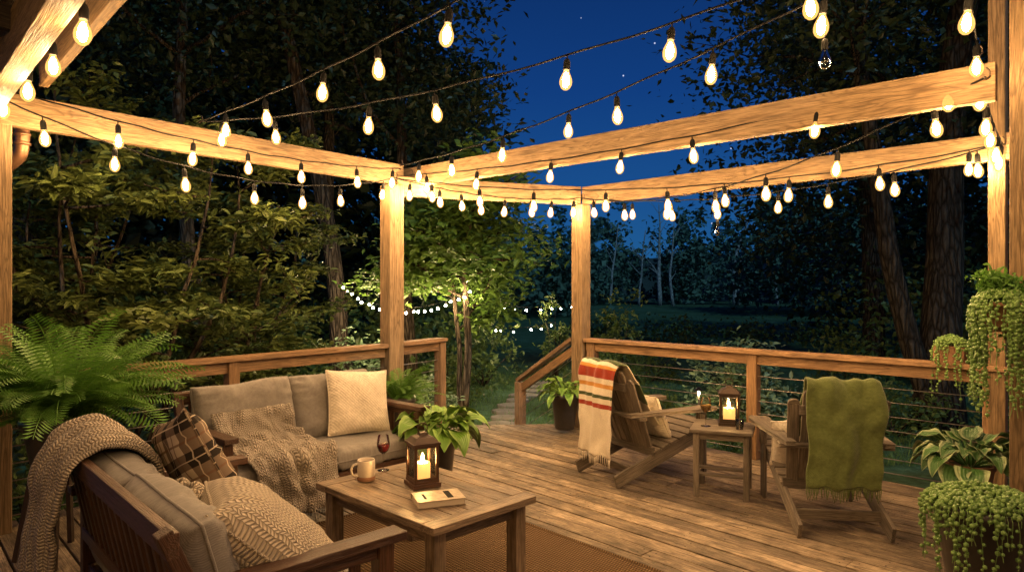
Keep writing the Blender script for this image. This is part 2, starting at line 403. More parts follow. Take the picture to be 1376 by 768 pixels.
mx=t.nodes.new('ShaderNodeMix'); mx.data_type='RGBA'; mx.blend_type='ADD'; t.links.new(gt.outputs[0],mx.inputs[0])
t.links.new(rp.outputs[0],mx.inputs[6]); t.links.new(r2.outputs[0],mx.inputs[7]); t.links.new(mx.outputs[2],bg.inputs[0]); bg.inputs[1].default_value=1.0
t.links.new(bg.outputs[0],out.inputs[0])
moon=bpy.data.lights.new('moon','SUN'); moon.energy=.9; moon.color=(.42,.78,1); moon.angle=R(.5)
mo=bpy.data.objects.new('moon_light',moon); scene.collection.objects.link(mo); mo.rotation_euler=(R(50),0,R(22))

cam=bpy.data.cameras.new('camera'); cam.lens=24; cam.sensor_width=36; cam.clip_end=500
co=bpy.data.objects.new('camera',cam); scene.collection.objects.link(co); co.location=(0,0,1.5); co.rotation_euler=(R(90),0,0); scene.camera=co

# ------------------------------------------------------------------ ground
def groundmat():
    m=NT('night_grass'); g=m.n('TexCoord').outputs['Object']
    a=m.noise(g,.35,6,.6); b=m.noise(g,7,6,.7)
    c=m.mix(m.ramp(a,[(.35,(0,)),(.65,(1,))]),(.05,.10,.04),(.10,.20,.12))
    c=m.mix(m.ramp(b,[(.35,(0,)),(.7,(1,))]),c,(.035,.06,.025))
    return m.finish(c,.95,b,1,.06,.1)
GH=-.62
mb=MB(); n=60
P=[];G=[]
for i in range(n):
    for j in range(n):
        x=(i/(n-1)*2-1);y=(j/(n-1)*2-1); X=math.copysign(abs(x)**2,x)*260; Y=math.copysign(abs(y)**2,y)*260+20
        d=math.hypot(X,Y-5); z=GH+ (0 if d<9 else .25*noise.noise(Vector((X*.08,Y*.08,0)))*min(1,(d-9)/8)); P.append((X,Y,z));G.append((X,Y,z))
mb.grid(P,G,n,n,groundmat()); mb.make('ground')
mb=MB(); P=[];G=[]; nx,ny=120,10  # dark ridge added as backing, blocks sky gaps between the distant trees
for i in range(nx):
    for j in range(ny):
        X=-150+300*i/(nx-1); t_=j/(ny-1); Y=94+40*t_
        z=GH-.3+(7.6+1.6*noise.noise(Vector((X*.06,3,1)))+1.2*noise.noise(Vector((X*.3,Y*.3,1))))*math.sin(min(1,t_*1.6)*math.pi/2)
        P.append((X,Y,z));G.append((X,Y,z))
mb.grid(P,G,nx,ny,simple('dark_hill_backing',(.03,.05,.04),.95,0,.6,.4,1)); mb.make('hill_backing')

# ------------------------------------------------------------------ deck
rv=Vector((.685,-.729,0)).normalized(); nv=Vector((-rv.y,rv.x,0))
poly=[Vector(p) for p in [(-5,2.16),(-.75,7.36),(.76,7.46),(4.4,3.70),(4.2,-3),(-5,-3)]]
def clip(pts,poly):
    for i in range(len(poly)):
        a=poly[i];b=poly[(i+1)%len(poly)];o=[]
        def ins(p): return (b.x-a.x)*(p[1]-a.y)-(b.y-a.y)*(p[0]-a.x)<=1e-9
        def inter(p,q):
            d1=(b.x-a.x)*(p[1]-a.y)-(b.y-a.y)*(p[0]-a.x);d2=(b.x-a.x)*(q[1]-a.y)-(b.y-a.y)*(q[0]-a.x);k=d1/(d1-d2)
            return (p[0]+(q[0]-p[0])*k,p[1]+(q[1]-p[1])*k)
        for k in range(len(pts)):
            p=pts[k];q=pts[(k+1)%len(pts)]
            if ins(p):
                o.append(p)
                if not ins(q): o.append(inter(p,q))
            elif ins(q): o.append(inter(p,q))
        pts=o
        if not pts: return []
    return pts
mb=MB(); scr=MB(); tt=-7.0; bw=.122
while tt<6.2:
    s=-9+random.uniform(0,3)
    while s<9:
        L=random.choice([2.4,3.0,3.6,4.2])
        c=[(rv*a+nv*b) for a,b in((s+.002,tt),(s+L-.002,tt),(s+L-.002,tt+bw),(s+.002,tt+bw))]
        pg=clip([(q.x,q.y) for q in c][::-1],poly)
        if len(pg)>=3:
            k=len(pg); off=Vector((random.random()*30,random.random()*30,0)); dz=random.uniform(-.003,.003)
            vs=[(x,y,dz) for x,y in pg]+[(x,y,-.03) for x,y in pg]
            gc=[Vector((Vector((x,y,0)).dot(rv),Vector((x,y,0)).dot(nv),z))+off for x,y,z in vs]
            fs=[tuple(range(k)),tuple(range(k,2*k))[::-1]]+[(i,k+i,k+(i+1)%k,(i+1)%k) for i in range(k)]
            mb.add(vs,fs,W_DECK,gc)
            for ss in (s+.04,s+L-.04,s+L*.33,s+L*.66):
                for q in(.03,bw-.03):
                    p=rv*ss+nv*(tt+q)
                    if p.y>2 and clip([(p.x,p.y),(p.x+.001,p.y),(p.x,p.y-.001)],poly): scr.lathe([(.005,dz+.0004),(.0001,dz+.0012)],(p.x,p.y,0),6,M_WIRE)
        s+=L
    tt+=bw+.013
deck=mb.make('wooden_deck',bevel=.004)
scr.make('deck_screws',parent=deck)
mb=MB()
for i in range(len(poly)):
    a=poly[i];b=poly[(i+1)%len(poly)]
    mb.bar((a.x,a.y,-.16),(b.x,b.y,-.16),.04,.24,W_RAIL)
    mb.bar((a.x,a.y,-.46),(b.x,b.y,-.46),.03,.34,W_DARK)
mb.make('rim_board',parent=deck)
mb=MB()
for k in range(3):
    mb.box((0,7.62+.28*k,-.17*(k+1)-.0),(1.3,.28,.04),None,W_DECK); mb.box((0,7.5+.28*k,-.17*k-.11),(1.3,.02,.13),None,W_RAIL)
mb.make('deck_steps')
mb=MB()  # unseen house behind camera; wall added tall to block moonlight and bounce warm light
for k in range(34): mb.box((1,-3.12+.012*(k%2),.1+k*.25),(20,.06,.244),None,M_SIDING)
mb.box((1,-3.4,4.2),(20,.4,8.6),None,M_SIDING)
for (x,z,ww,hh) in [(-2.6,1.05,1.8,2.1),(2.5,1.45,1.4,1.2),(-5.5,1.45,1.2,1.2),(-2.6,4.6,1.4,1.3),(2.5,4.6,1.4,1.3)]:
    mb.box((x,-3.06,z),(ww,.05,hh),None,M_WINDOW)
    for s in(-1,1): mb.box((x+s*(ww/2+.04),-3.04,z),(.08,.08,hh+.16),None,W_BEAM); mb.box((x,-3.04,z+s*(hh/2+.04)),(ww,.08,.08),None,W_BEAM)
    mb.box((x,-3.035,z),(.05,.05,hh),None,W_BEAM)
mb.bar((-9.3,-3.2,8.6),(11.3,-3.2,8.6),1.4,.15,W_DARK)
mb.make('unseen_house')

# ------------------------------------------------------------------ posts and beams
P1=Vector((-1.16,6.6,0));P2=Vector((.735,7.28,0));PL=Vector((-3.14,4.15,0));PR=Vector((2.64,3.48,0));PB=Vector((3.36,4.72,0))
def post(name,p,s,z0,z1,ang=45,mat=W_BEAM):
    mb=MB(); mb.box((0,0,(z0+z1)/2),(s,s,z1-z0),RZ(ang),mat); return mb.make(name,loc=(p.x,p.y,0),bevel=.006)
post('pergola_post',P1,.165,0,2.47)
post('pergola_post',P2,.145,0,2.36)
post('pergola_post',PL,.145,0,2.48)
post('pergola_post',PR,.15,0,3.3)
post('pergola_post',PB,.10,0,3.6)
def beam(name,a,b,z0,h,wd,ext=.1,mat=W_BEAM):
    mb=MB(); a=Vector((a[0],a[1],z0+h/2));b=Vector((b[0],b[1],z0+h/2)); m=(a+b)/2
    mb.bar(a-m,b-m,wd,h,mat,ext=ext); return mb.make(name,loc=m,bevel=.006)
beam('pergola_beam',PL,P1,2.482,.20,.07,.12)
beam('pergola_beam',(P1.x+.06,P1.y+.02),(P2.x-.03,P2.y),2.365,.19,.07,.02)
beam('pergola_beam',(-1.1,6.95),(2.57,3.62),2.482,.20,.075,.0)
beam('pergola_beam',(P2.x+.03,P2.y-.03),(PB.x+.1,PB.y-.11),2.362,.185,.07,.0)

def railing(name,a,b,posts,h=.95,cables=8):
    mb=MB(); a=Vector((a[0],a[1],0));b=Vector((b[0],b[1],0)); d=(b-a); ang=math.degrees(math.atan2(d.y,d.x))
    mb.bar(a+Vector((0,0,h-.019)),b+Vector((0,0,h-.019)),.14,.038,W_RAIL)
    mb.bar(a+Vector((0,0,h-.085)),b+Vector((0,0,h-.085)),.04,.088,W_RAIL)
    for f in posts:
        p=a+d*f; mb.box((p.x,p.y,(h-.042)/2),(.09,.09,h-.042),RZ(ang),W_RAIL)
    mb2=MB()
    for k in range(cables):
        z=.08+k*(h-.20)/(cables-1)
        mb2.tube([a+Vector((0,0,z)),a+d*.5+Vector((0,0,z-.004)),b+Vector((0,0,z))],.0042,6,M_CABLE)
    ob=mb.make(name,bevel=.004); mb2.make('steel_cables',parent=ob); return ob
dl=(PL-P1).normalized()
a=P1+dl*.1; b=PL
railing('deck_railing',(a.x,a.y),(b.x-.02,b.y),[.5])
railing('deck_railing',(P1.x+.05,P1.y+.1),(-.74,7.28),[.94])
railing('deck_railing',(P2.x+.06,P2.y-.06),(PB.x+.05,PB.y-.05),[.02,.5,.97])
mb=MB()
mb.bar((.67,7.40,.93),(.08,8.28,.36),.09,.04,W_RAIL); mb.bar((.67,7.40,.80),(.08,8.28,.24),.04,.09,W_RAIL)
mb.box((.10,8.25,-.14),(.10,.10,.96),RZ(33),W_RAIL)
for k in range(5): mb.tube([(.67,7.40,.20+k*.13),(.10,8.25,-.36+k*.13)],.004,6,M_CABLE)
mb.make('stair_railing',bevel=.004)

mb=MB()
pa=Vector((-3.25,4.22,0)); pb=Vector((-.2,.98,0))
mb.bar(pa+Vector((0,0,2.66)),pb+Vector((0,0,2.66)),.11,.22,W_BEAM)
off=Vector((.20,.18,0))
mb.bar(pa+off+Vector((.1,-.1,2.83)),pb+off+Vector((0,0,2.83)),.05,.16,W_BEAM)
inn=Vector((-.729,-.685,0))
for k in range(16):
    o=inn*(.10+.145*k); mb.bar(pa+o+Vector((0,0,2.80+.02*k)),pb+o+Vector((0,0,2.80+.02*k)),.14,.02,W_DARK)
for k in range(5):
    q=pa.lerp(pb,.12+k*.2); mb.bar(q+Vector((0,0,2.73)),q+inn*2.3+Vector((0,0,3.05)),.05,.13,W_DARK)
mb.bar(pa+inn*1.2+off*.2+Vector((0,0,3.16)),pb+inn*1.2+Vector((0,0,3.16)),2.6,.04,W_DARK)
mb.make('porch_roof',bevel=.004)
mb=MB(); mb.tube(spline([(-3.17,4.42,2.52),(-3.17,4.42,2.42),(-3.19,4.42,2.34),(-3.27,4.42,2.27),(-3.37,4.42,2.20),(-3.39,4.42,1.8),(-3.39,4.42,.1)],40),.04,14,M_COPPER)
for z in(2.48,2.42): mb.lathe([(.041,z-.012),(.048,z-.006),(.048,z+.006),(.041,z+.012)],(-3.17,4.42,0),14,M_COPPER)
mb.make('downspout')

# ------------------------------------------------------------------ string lights
def bulb(mb,p,s=1.0,ax=0,ay=0,lit=True):
    o=Vector(p); T=Matrix.Rotation(ax,3,'X')@Matrix.Rotation(ay,3,'Y')
    n0=len(mb.v)
    mb.tube([(0,0,.004),(0,0,-.03*s)],.0035*s,6,M_WIRE)
    S=lambda pr:[(r*s,z*s) for r,z in pr]
    mb.lathe(S([(.0001,-.02),(.010,-.022),(.015,-.032),(.0165,-.045),(.0165,-.075),(.014,-.078),(.0001,-.078)]),(0,0,0),10,M_WIRE)
    mb.lathe(S([(.012,-.074),(.0135,-.085),(.020,-.100),(.0275,-.118),(.030,-.134),(.0285,-.149),(.022,-.163),(.012,-.172),(.0001,-.175)]),(0,0,0),12,M_SHELL if lit else M_GLASS)
    if lit: mb.lathe(S([(.0001,-.086),(.008,-.095),(.0145,-.112),(.0165,-.130),(.0145,-.147),(.008,-.158),(.0001,-.163)]),(0,0,0),7,M_CORE)
    for i in range(n0,len(mb.v)): mb.v[i]=tuple(o+T@Vector(mb.v[i]))
def lights(a,b,sag,nb,start=.04,end=.96,dead=()):
    mb=MB(); a=Vector(a);b=Vector(b); N=40
    def f(t):
        p=a.lerp(b,t); p.z-=sag*4*t*(1-t)+.004*math.sin(t*50); return p
    mb.tube([f(i/N) for i in range(N+1)],.0052,6,M_WIRE,cap=False)
    for k in range(nb):
        t=start+(end-start)*(k/(max(1,nb-1)))
        if 0<k<nb-1: t+=random.uniform(-.022,.022)
        s=random.uniform(1.04,1.14)
        bulb(mb,f(t),s,random.uniform(-.12,.12),random.uniform(-.12,.12))
        if k in dead: bulb(mb,f(t)-Vector((0,0,.165*s)),.9,0,0,False)
    for q in(a,b):
        mb.tube([q+Vector((0,0,.05)),q+Vector((.018,0,.035)),q+Vector((.02,0,.005)),q+Vector((0,0,-.012)),q+Vector((-.014,0,.003))],.004,6,M_METAL)
    return mb.make('string_lights')
LB=(-2.28,4.98,2.70)
H1=(-1.10,6.46,2.52);H2=(.74,7.16,2.42);HR1=(2.50,3.66,2.66);HR2=(3.32,4.62,2.46);HL=(-3.0,4.05,2.60)
lights(LB,(1.3,1.5,3.0),.12,8,.09,.94)
lights(LB,(2.1,2.35,3.0),.22,8,.05,.95)
lights((-1.05,6.45,2.64),(2.0,2.3,2.98),.15,8,.07,.95,(6,))
lights((-1.0,6.75,2.60),HR1,.10,7,.05,.97)
lights(H2,HR2,.16,8,.04,.96,(3,))
lights(H2,(2.50,3.60,2.60),.24,7,.05,.93)
lights(H1,H2,.08,8,.07,.95)
lights(HL,H1,.24,7,.06,.95)
lights((-2.95,4.1,2.66),(-1.05,6.42,2.60),.10,6,.18,.97)
lights((-2.98,4.0,2.66),(-1.15,2.2,2.74),.05,5,.03,.92)
lights(HR1,HR2,.05,5,.06,.95)
lights((2.46,3.6,2.72),(1.2,1.9,2.95),.04,4,.1,.9)
lights(H1,HR2,.20,9,.08,.96)
lights((1.3,1.5,3.0),(2.6,-2.9,3.0),.25,6,.1,.95)  # strings from here on are unseen, added to brighten deck and foreground
lights((1.2,1.45,3.0),(-1.4,-2.9,3.0),.25,6,.1,.95)
lights((2.1,2.35,3.0),(4.1,-2.9,3.0),.25,6,.08,.95)
lights((-1.15,2.2,2.74),(-3.6,-2.9,2.9),.15,6,.1,.95)

# ------------------------------------------------------------------ sofas
def sofa(name,loc,rz,bh=.46,bz=.635):
    mb=MB(); W=.70
    for s in(-1,1):
        x=s*W
        mb.box((x,.31,.305),(.06,.06,.61),None,W_SOFA)
        mb.box((x,-.30,.305),(.06,.05,.61),None,W_SOFA)
        mb.bar((x,-.30,.58),(x,-.40,.82),.055,.045,W_SOFA)
        mb.bar((x,.385,.628),(x,-.37,.622),.085,.032,W_SOFA)
        mb.box((x,0,.27),(.035,.56,.07),None,W_SOFA); mb.box((x,0,.585),(.03,.56,.045),None,W_SOFA)
        for k in range(5): mb.box((x,-.2+k*.1,.435),(.018,.04,.26),None,W_SOFA)
    mb.box((0,.315,.255),(1.35,.035,.09),None,W_SOFA); mb.box((0,-.29,.255),(1.35,.035,.09),None,W_SOFA)
    mb.bar((-W,-.378,.78),(W,-.378,.78),.035,.075,W_SOFA,ext=.028)
    mb.bar((-W,-.315,.44),(W,-.315,.44),.03,.05,W_SOFA,ext=-.03)
    for k in range(15):
        x=-.62+k*1.24/14; mb.bar((x,-.315,.45),(x,-.378,.76),.035,.016,W_SOFA)
    for k in range(9): mb.box((0,-.24+k*.065,.287),(1.35,.045,.018),None,W_SOFA)
    ob=mb.make(name,loc=(loc[0],loc[1],0),rotz=R(rz),bevel=.004)
    c=MB()
    for s in(-1,1):
        cushion(c,(s*.333,.03,.372),RZ(random.uniform(-1,1)),.665,.66,.15,F_GREY,p=9,q=.30,seed=s*3+loc[0],wr=.010)
        cushion(c,(s*.325,-.225,bz),RX(106)@RZ(random.uniform(-2,2)),.66,bh,.20,F_GREY,p=6,q=.40,seed=s*5+loc[1],wr=.022)
    c.make('cushions',parent=ob)
    return ob
s1=sofa('outdoor_sofa',(-1.374,4.60),-133)
s2=sofa('outdoor_sofa',(-1.154,2.674),-47,.42,.605)
def pillow(parent,name,c,rot,w,t,mat,seed,**k):
    m=MB(); cushion(m,c,rot,w,w,t,mat,p=3.2,q=.5,pinch=.07,seed=seed,wr=.018,**k); ob=m.make(name,parent=parent); return ob
pillow(s1,'cream_throw_pillow',(-.42,-.03,.665),RZ(-12)@RX(108)@RZ(4),.46,.18,F_CREAM,2)
pillow(s2,'plaid_throw_pillow',(-.30,.02,.735),RZ(6)@RX(112)@RZ(20),.46,.17,F_PLAID,5)
pillow(s2,'knitted_throw_pillow',(.43,.03,.60),RZ(-14)@RX(138)@RZ(6),.56,.27,F_KNIT2,9)
drape('knitted_throw',[(0,-.11,.70),(0,-.05,.57),(0,.04,.495),(0,.16,.475),(0,.28,.475),(0,.37,.455),(0,.40,.34),(0,.41,.15)],(1,0,0.0),.52,F_KNITG,s1,x=.34,nf=1.3,amp=.018,fringe=28,seed=1,lump=.10,thick=.014,skew=-.05,up=1.0,lf=1.25,n=80,nw=60)
drape('knitted_throw',[(0,.16,.49),(0,.02,.52),(0,-.08,.62),(0,-.14,.80),(0,-.26,.89),(0,-.40,.86),(0,-.47,.74),(0,-.50,.5),(0,-.53,.10)],(1,0,0),.46,F_KNIT,s2,x=-.56,nf=3,amp=.024,fringe=28,seed=4,lump=.035,thick=.018)
drape('knitted_throw_fold',[(0,-.12,.74),(0,-.06,.64),(0,.0,.55),(0,.12,.50),(0,.26,.49),(0,.34,.46)],(1,0,0),.38,F_KNIT2,s2,x=.06,nf=2.5,amp=.022,seed=8,lump=.05,thick=.016)

# ------------------------------------------------------------------ coffee table
mb=MB(); L,Wd=1.0,.66
for s in(-1,1):
    mb.box((s*(L/2-.045),0,.43),(.09,Wd,.036),None,W_TABLE)
    mb.box((0,s*(Wd/2-.04),.43),(L-.184,.08,.036),None,W_TABLE)
    mb.box((0,s*(Wd/2-.07),.375),(L-.2,.022,.07),None,W_TABLE); mb.box((s*(L/2-.08),0,.375),(.022,Wd-.2,.07),None,W_TABLE)
    for q in(-1,1): mb.box((s*(L/2-.075),q*(Wd/2-.07),.205),(.07,.07,.41),None,W_TABLE)
for k in range(5): mb.box((0,(-2+k)*.0993,.429),(L-.184,.0965,.034),None,W_TABLE)
tbl=mb.make('coffee_table',loc=(-.465,3.545,0),rotz=R(135.5),bevel=.004)

def lantern(name,loc,rz,s=1.0,hm=None):
    mb=MB(); w=.062*s; H=.175*s; fm=hm or W_SOFA
    mb.box((0,0,.010*s),(w*2.35,w*2.35,.02*s),None,fm); mb.box((0,0,.026*s),(w*2.1,w*2.1,.012*s),None,fm)
    for x in(-1,1):
        for y in(-1,1): mb.box((x*w*.92,y*w*.92,.032*s+H/2),(.014*s,.014*s,H),None,fm)
    for k in range(4):
        r=RZ(90*k); mb.box(r@Vector((0,w*.92,.038*s)),(w*1.7,.011*s,.012*s),r,fm); mb.box(r@Vector((0,w*.92,.026*s+H)),(w*1.7,.011*s,.014*s),r,fm)
        mb.box(r@Vector((0,w*.93,.032*s+H/2)),(w*1.68,.002,H-.024*s),r,M_GLASS)
    z=.032*s+H
    mb.box((0,0,z+.006*s),(w*2.3,w*2.3,.012*s),None,fm)
    mb.lathe([(w*1.5,z+.012*s),(w*1.0,z+.036*s),(w*.5,z+.045*s),(w*.42,z+.058*s),(.0001,z+.060*s)],(0,0,0),4,M_METAL,False,R(45))
    ring=[(math.cos(a)*.026*s,0,z+.078*s+math.sin(a)*.026*s) for a in np.linspace(0,2*math.pi,19)]
    mb.tube(ring,.0028*s,6,M_METAL,cap=False)
    mb.lathe([(.0001,.033*s),(.039*s,.033*s),(.040*s,.106*s),(.036*s,.114*s),(.02*s,.108*s),(.0001,.106*s)],(0,0,0),18,M_WAX)
    mb.lathe([(.0001,.110*s),(.006*s,.118*s),(.0095*s,.128*s),(.005*s,.147*s),(.0001,.160*s)],(0,0,0),8,M_FLAME)
    return mb.make(name,loc=loc,rotz=R(rz))
lantern('candle_lantern',(-.475,3.62,.449),28,1.05)

def wineglass(name,loc,s,wm):
    mb=MB()
    mb.lathe([(.0001,0),(.034,.001),(.034,.003),(.006,.008),(.0035,.02),(.0035,.085),(.008,.095),(.026,.110),(.036,.135),(.037,.155),(.031,.195),(.029,.20)],(0,0,0),20,M_GLASS)
    mb.lathe([(.0001,.098),(.008,.098),(.0245,.112),(.034,.135),(.0348,.148),(.0001,.148)],(0,0,0),20,wm)
    o=mb.make(name,loc=loc); o.scale=(s,)*3; return o
wineglass('wine_glass',(-.735,3.90,.449),1.0,M_WINE)
mb=MB()
mb.lathe([(.0001,0),(.036,0),(.041,.006),(.041,.095),(.0395,.098),(.037,.095),(.037,.012),(.0001,.01)],(0,0,0),24,M_MUG)
mb.tube(spline([(-.038,0,.08),(-.062,0,.078),(-.072,0,.055),(-.062,0,.03),(-.039,0,.024)],14),.0055,8,M_MUG)
mb.lathe([(.0001,.082),(.037,.082)],(0,0,0),20,M_WINE)
mb.lathe([(.0413,.004),(.0418,.006),(.0418,.020),(.0413,.022)],(0,0,0),24,M_TERRA)
mg=mb.make('ceramic_mug',loc=(-.79,3.70,.449),rotz=R(30)); mg.scale=(1.15,)*3
mb=MB(); mb.box((0,0,.016),(.155,.225,.026),None,M_PAGE); mb.box((0,0,.0305),(.165,.235,.003),None,M_COVER); mb.box((0,0,.0015),(.165,.235,.003),None,M_COVER); mb.box((-.081,0,.016),(.004,.235,.026),None,M_COVER)
mb.box((.0,.05,.0327),(.11,.03,.0012),None,M_WIRE); mb.box((.0,-.07,.0327),(.08,.012,.0012),None,M_WIRE)
mb.make('paperback_book',loc=(-.36,3.33,.449),rotz=R(-70),bevel=.001)

def rugmat():
    m=NT('woven_jute'); g=m.attr('gc').outputs['Vector']; s=m.n('SeparateXYZ',None,Vector=g)
    y=m.math('MULTIPLY',s.outputs[1],48); x=m.math('MULTIPLY',s.outputs[0],62)
    row=m.math('FLOOR',y); par=m.math('MULTIPLY',m.math('MODULO',m.math('ADD',row,200.0),2.0),.5)
    fx=m.math('ABSOLUTE',m.math('SINE',m.math('MULTIPLY',m.math('ADD',x,par),3.14159))); fy=m.math('ABSOLUTE',m.math('SINE',m.math('MULTIPLY',y,3.14159)))
    h=m.math('MULTIPLY',fx,fy); nz=m.noise(g,9,6,.7); n3=m.noise(g,120,3)
    c=m.mix(m.ramp(h,[(.1,(0,)),(.6,(1,))]),(.04,.024,.014),(.33,.22,.125)); c=m.mix(m.math('MULTIPLY',nz,.6),c,(.13,.08,.042))
    return m.finish(c,.95,m.math('ADD',h,m.math('MULTIPLY',n3,.5)),1,.010,.1)
rm=rugmat(); mb=MB(); s0,s1_,t0,t1=-3.95,-.6,.85,3.0
cx=rv*((s0+s1_)/2)+nv*((t0+t1)/2); lx,ly=(s1_-s0)/2,(t1-t0)/2
mb.box((0,0,.008),(s1_-s0,t1-t0,.010),None,rm)
mb.tube([(-lx,-ly,.011),(lx,-ly,.011),(lx,ly,.011),(-lx,ly,.011),(-lx,-ly,.011)],.011,8,rm)
mb.make('woven_rug',loc=(cx.x,cx.y,0),rotz=math.atan2(rv.y,rv.x))

# ------------------------------------------------------------------ adirondack chairs
def adirondack(name,loc,rz,sc=1.0):
    mb=MB(); M=W_GREY
    for s in(-1,1):
        x=s*.255
        mb.bar((x,-.47,.045),(x,.40,.345),.024,.10,M)
        mb.box((x+s*.026,.35,.26),(.024,.095,.52),None,M)
        o=[(.0,.45),(.055,.465),(.085,.42),(.075,.2),(.045,-.1),(.02,-.36),(-.035,-.36),(-.04,-.1),(-.045,.2),(-.05,.42),(-.03,.46)]
        k=len(o); vs=[(s*(.285+a),b,.545) for a,b in o]+[(s*(.285+a),b,.521) for a,b in o]
        fs=[tuple(range(k)),tuple(range(k,2*k))[::-1]]+[(i,(i+1)%k,k+(i+1)%k,k+i) for i in range(k)]
        if s>0: fs=[f[::-1] for f in fs]
        mb.add(vs,fs,M,[(b*1.0+3*s,a,c) for a,b,c in vs])
        mb.bar((x+s*.042,.34,.38),(x+s*.042,.34,.52),.02,.06,M)
    for k in range(7):
        t=k/6; y=.41-t*.50; z=.405-t*.165
        mb.bar((-.28,y,z),(.28,y,z),.072,.02,M,roll=R(19))
    mb.box((0,.405,.335),(.56,.02,.10),None,M)
    for k in range(7):
        q=(k-3)/3; xb=q*.21; xt=q*.27; top=.87-.10*q*q
        f=(top-.2)/.75
        p0=Vector((xb,-.10,.20)); p1=Vector((xb+(xt-xb)*f,-.10-.31*f,top))
        mb.bar(p0,p1,.07,.018,M)
        d=(p1-p0).normalized(); sd=Vector((1,0,0)); nn=sd.cross(d).normalized()
        pr=[p1+sd*math.cos(a)*.035+d*math.sin(a)*.030 for a in np.linspace(0,math.pi,9)]
        kk=len(pr); mb.add([v+nn*.009 for v in pr]+[v-nn*.009 for v in pr],[tuple(range(kk))[::-1],tuple(range(kk,2*kk))]+[(i,i+1,kk+i+1,kk+i) for i in range(kk-1)],M)
    mb.bar((-.27,-.12,.235),(.27,-.12,.235),.03,.07,M); mb.bar((-.33,-.265,.505),(.33,-.265,.505),.07,.026,M); mb.bar((-.23,-.36,.73),(.23,-.36,.73),.022,.06,M)
    mb.box((0,-.30,.10),(.50,.022,.06),None,M)
    ob=mb.make(name,loc=(loc[0],loc[1],0),rotz=R(rz),bevel=.004); ob.scale=(sc,)*3; return ob
c1=adirondack('adirondack_chair',(1.06,5.50),-62)
c2=adirondack('adirondack_chair',(2.03,4.48),-8,1.02)
drape('striped_wool_blanket',[(0,-.02,.42),(0,-.14,.60),(0,-.26,.80),(0,-.37,.915),(0,-.45,.89),(0,-.475,.74),(0,-.48,.5),(0,-.485,.20)],(1,0,0),.42,F_STRIPE,c1,nf=1.6,amp=.014,fringe=34,fr_mat=F_CREAM,seed=3,lump=.025,thick=.009)
drape('green_wool_blanket',[(0,-.10,.52),(0,-.24,.75),(0,-.355,.90),(0,-.43,.895),(0,-.465,.75),(0,-.475,.55),(0,-.485,.31)],(1,0,0),.42,F_GREEN,c2,nf=1.3,amp=.014,fringe=44,seed=6,lump=.035,thick=.012)
pillow(c1,'cream_pillow',(.03,.02,.47),RX(115),.38,.14,F_CREAM,4)
pillow(c2,'cream_pillow',(-.12,.05,.45),RX(118)@RZ(5),.36,.14,F_CREAM,7)

mb=MB(); w=.21
for k in range(5): mb.box((0,-.17+k*.085,.47),(.43,.082,.022),None,W_GREY)
for x in(-1,1):
    mb.box((x*.17,0,.435),(.02,.34,.05),None,W_GREY); mb.box((x*.17,0,.12),(.02,.34,.04),None,W_GREY)
    for y in(-1,1): mb.box((x*.17,y*.17,.23),(.04,.04,.46),None,W_GREY)
for y in(-1,1): mb.box((0,y*.17,.435),(.34,.02,.05),None,W_GREY); mb.box((0,y*.1,.145),(.36,.06,.016),None,W_GREY)
mb.make('side_table',loc=(1.54,4.98,0),rotz=R(-22),bevel=.003)
lantern('candle_lantern',(1.60,5.03,.482),-15,1.08,M_METAL)
wineglass('wine_glass',(1.41,4.97,.482),1.05,M_WHITEWINE)
mb=MB(); mb.lathe([(.0001,0),(.026,0),(.031,.07),(.029,.07),(.0245,.006),(.0001,.005)],(0,0,0),18,M_GLASS); mb.lathe([(.0001,.006),(.024,.006),(.026,.035),(.0001,.036)],(0,0,0),18,M_WAX)
mb.make('glass_tealight',loc=(1.62,4.86,.482))

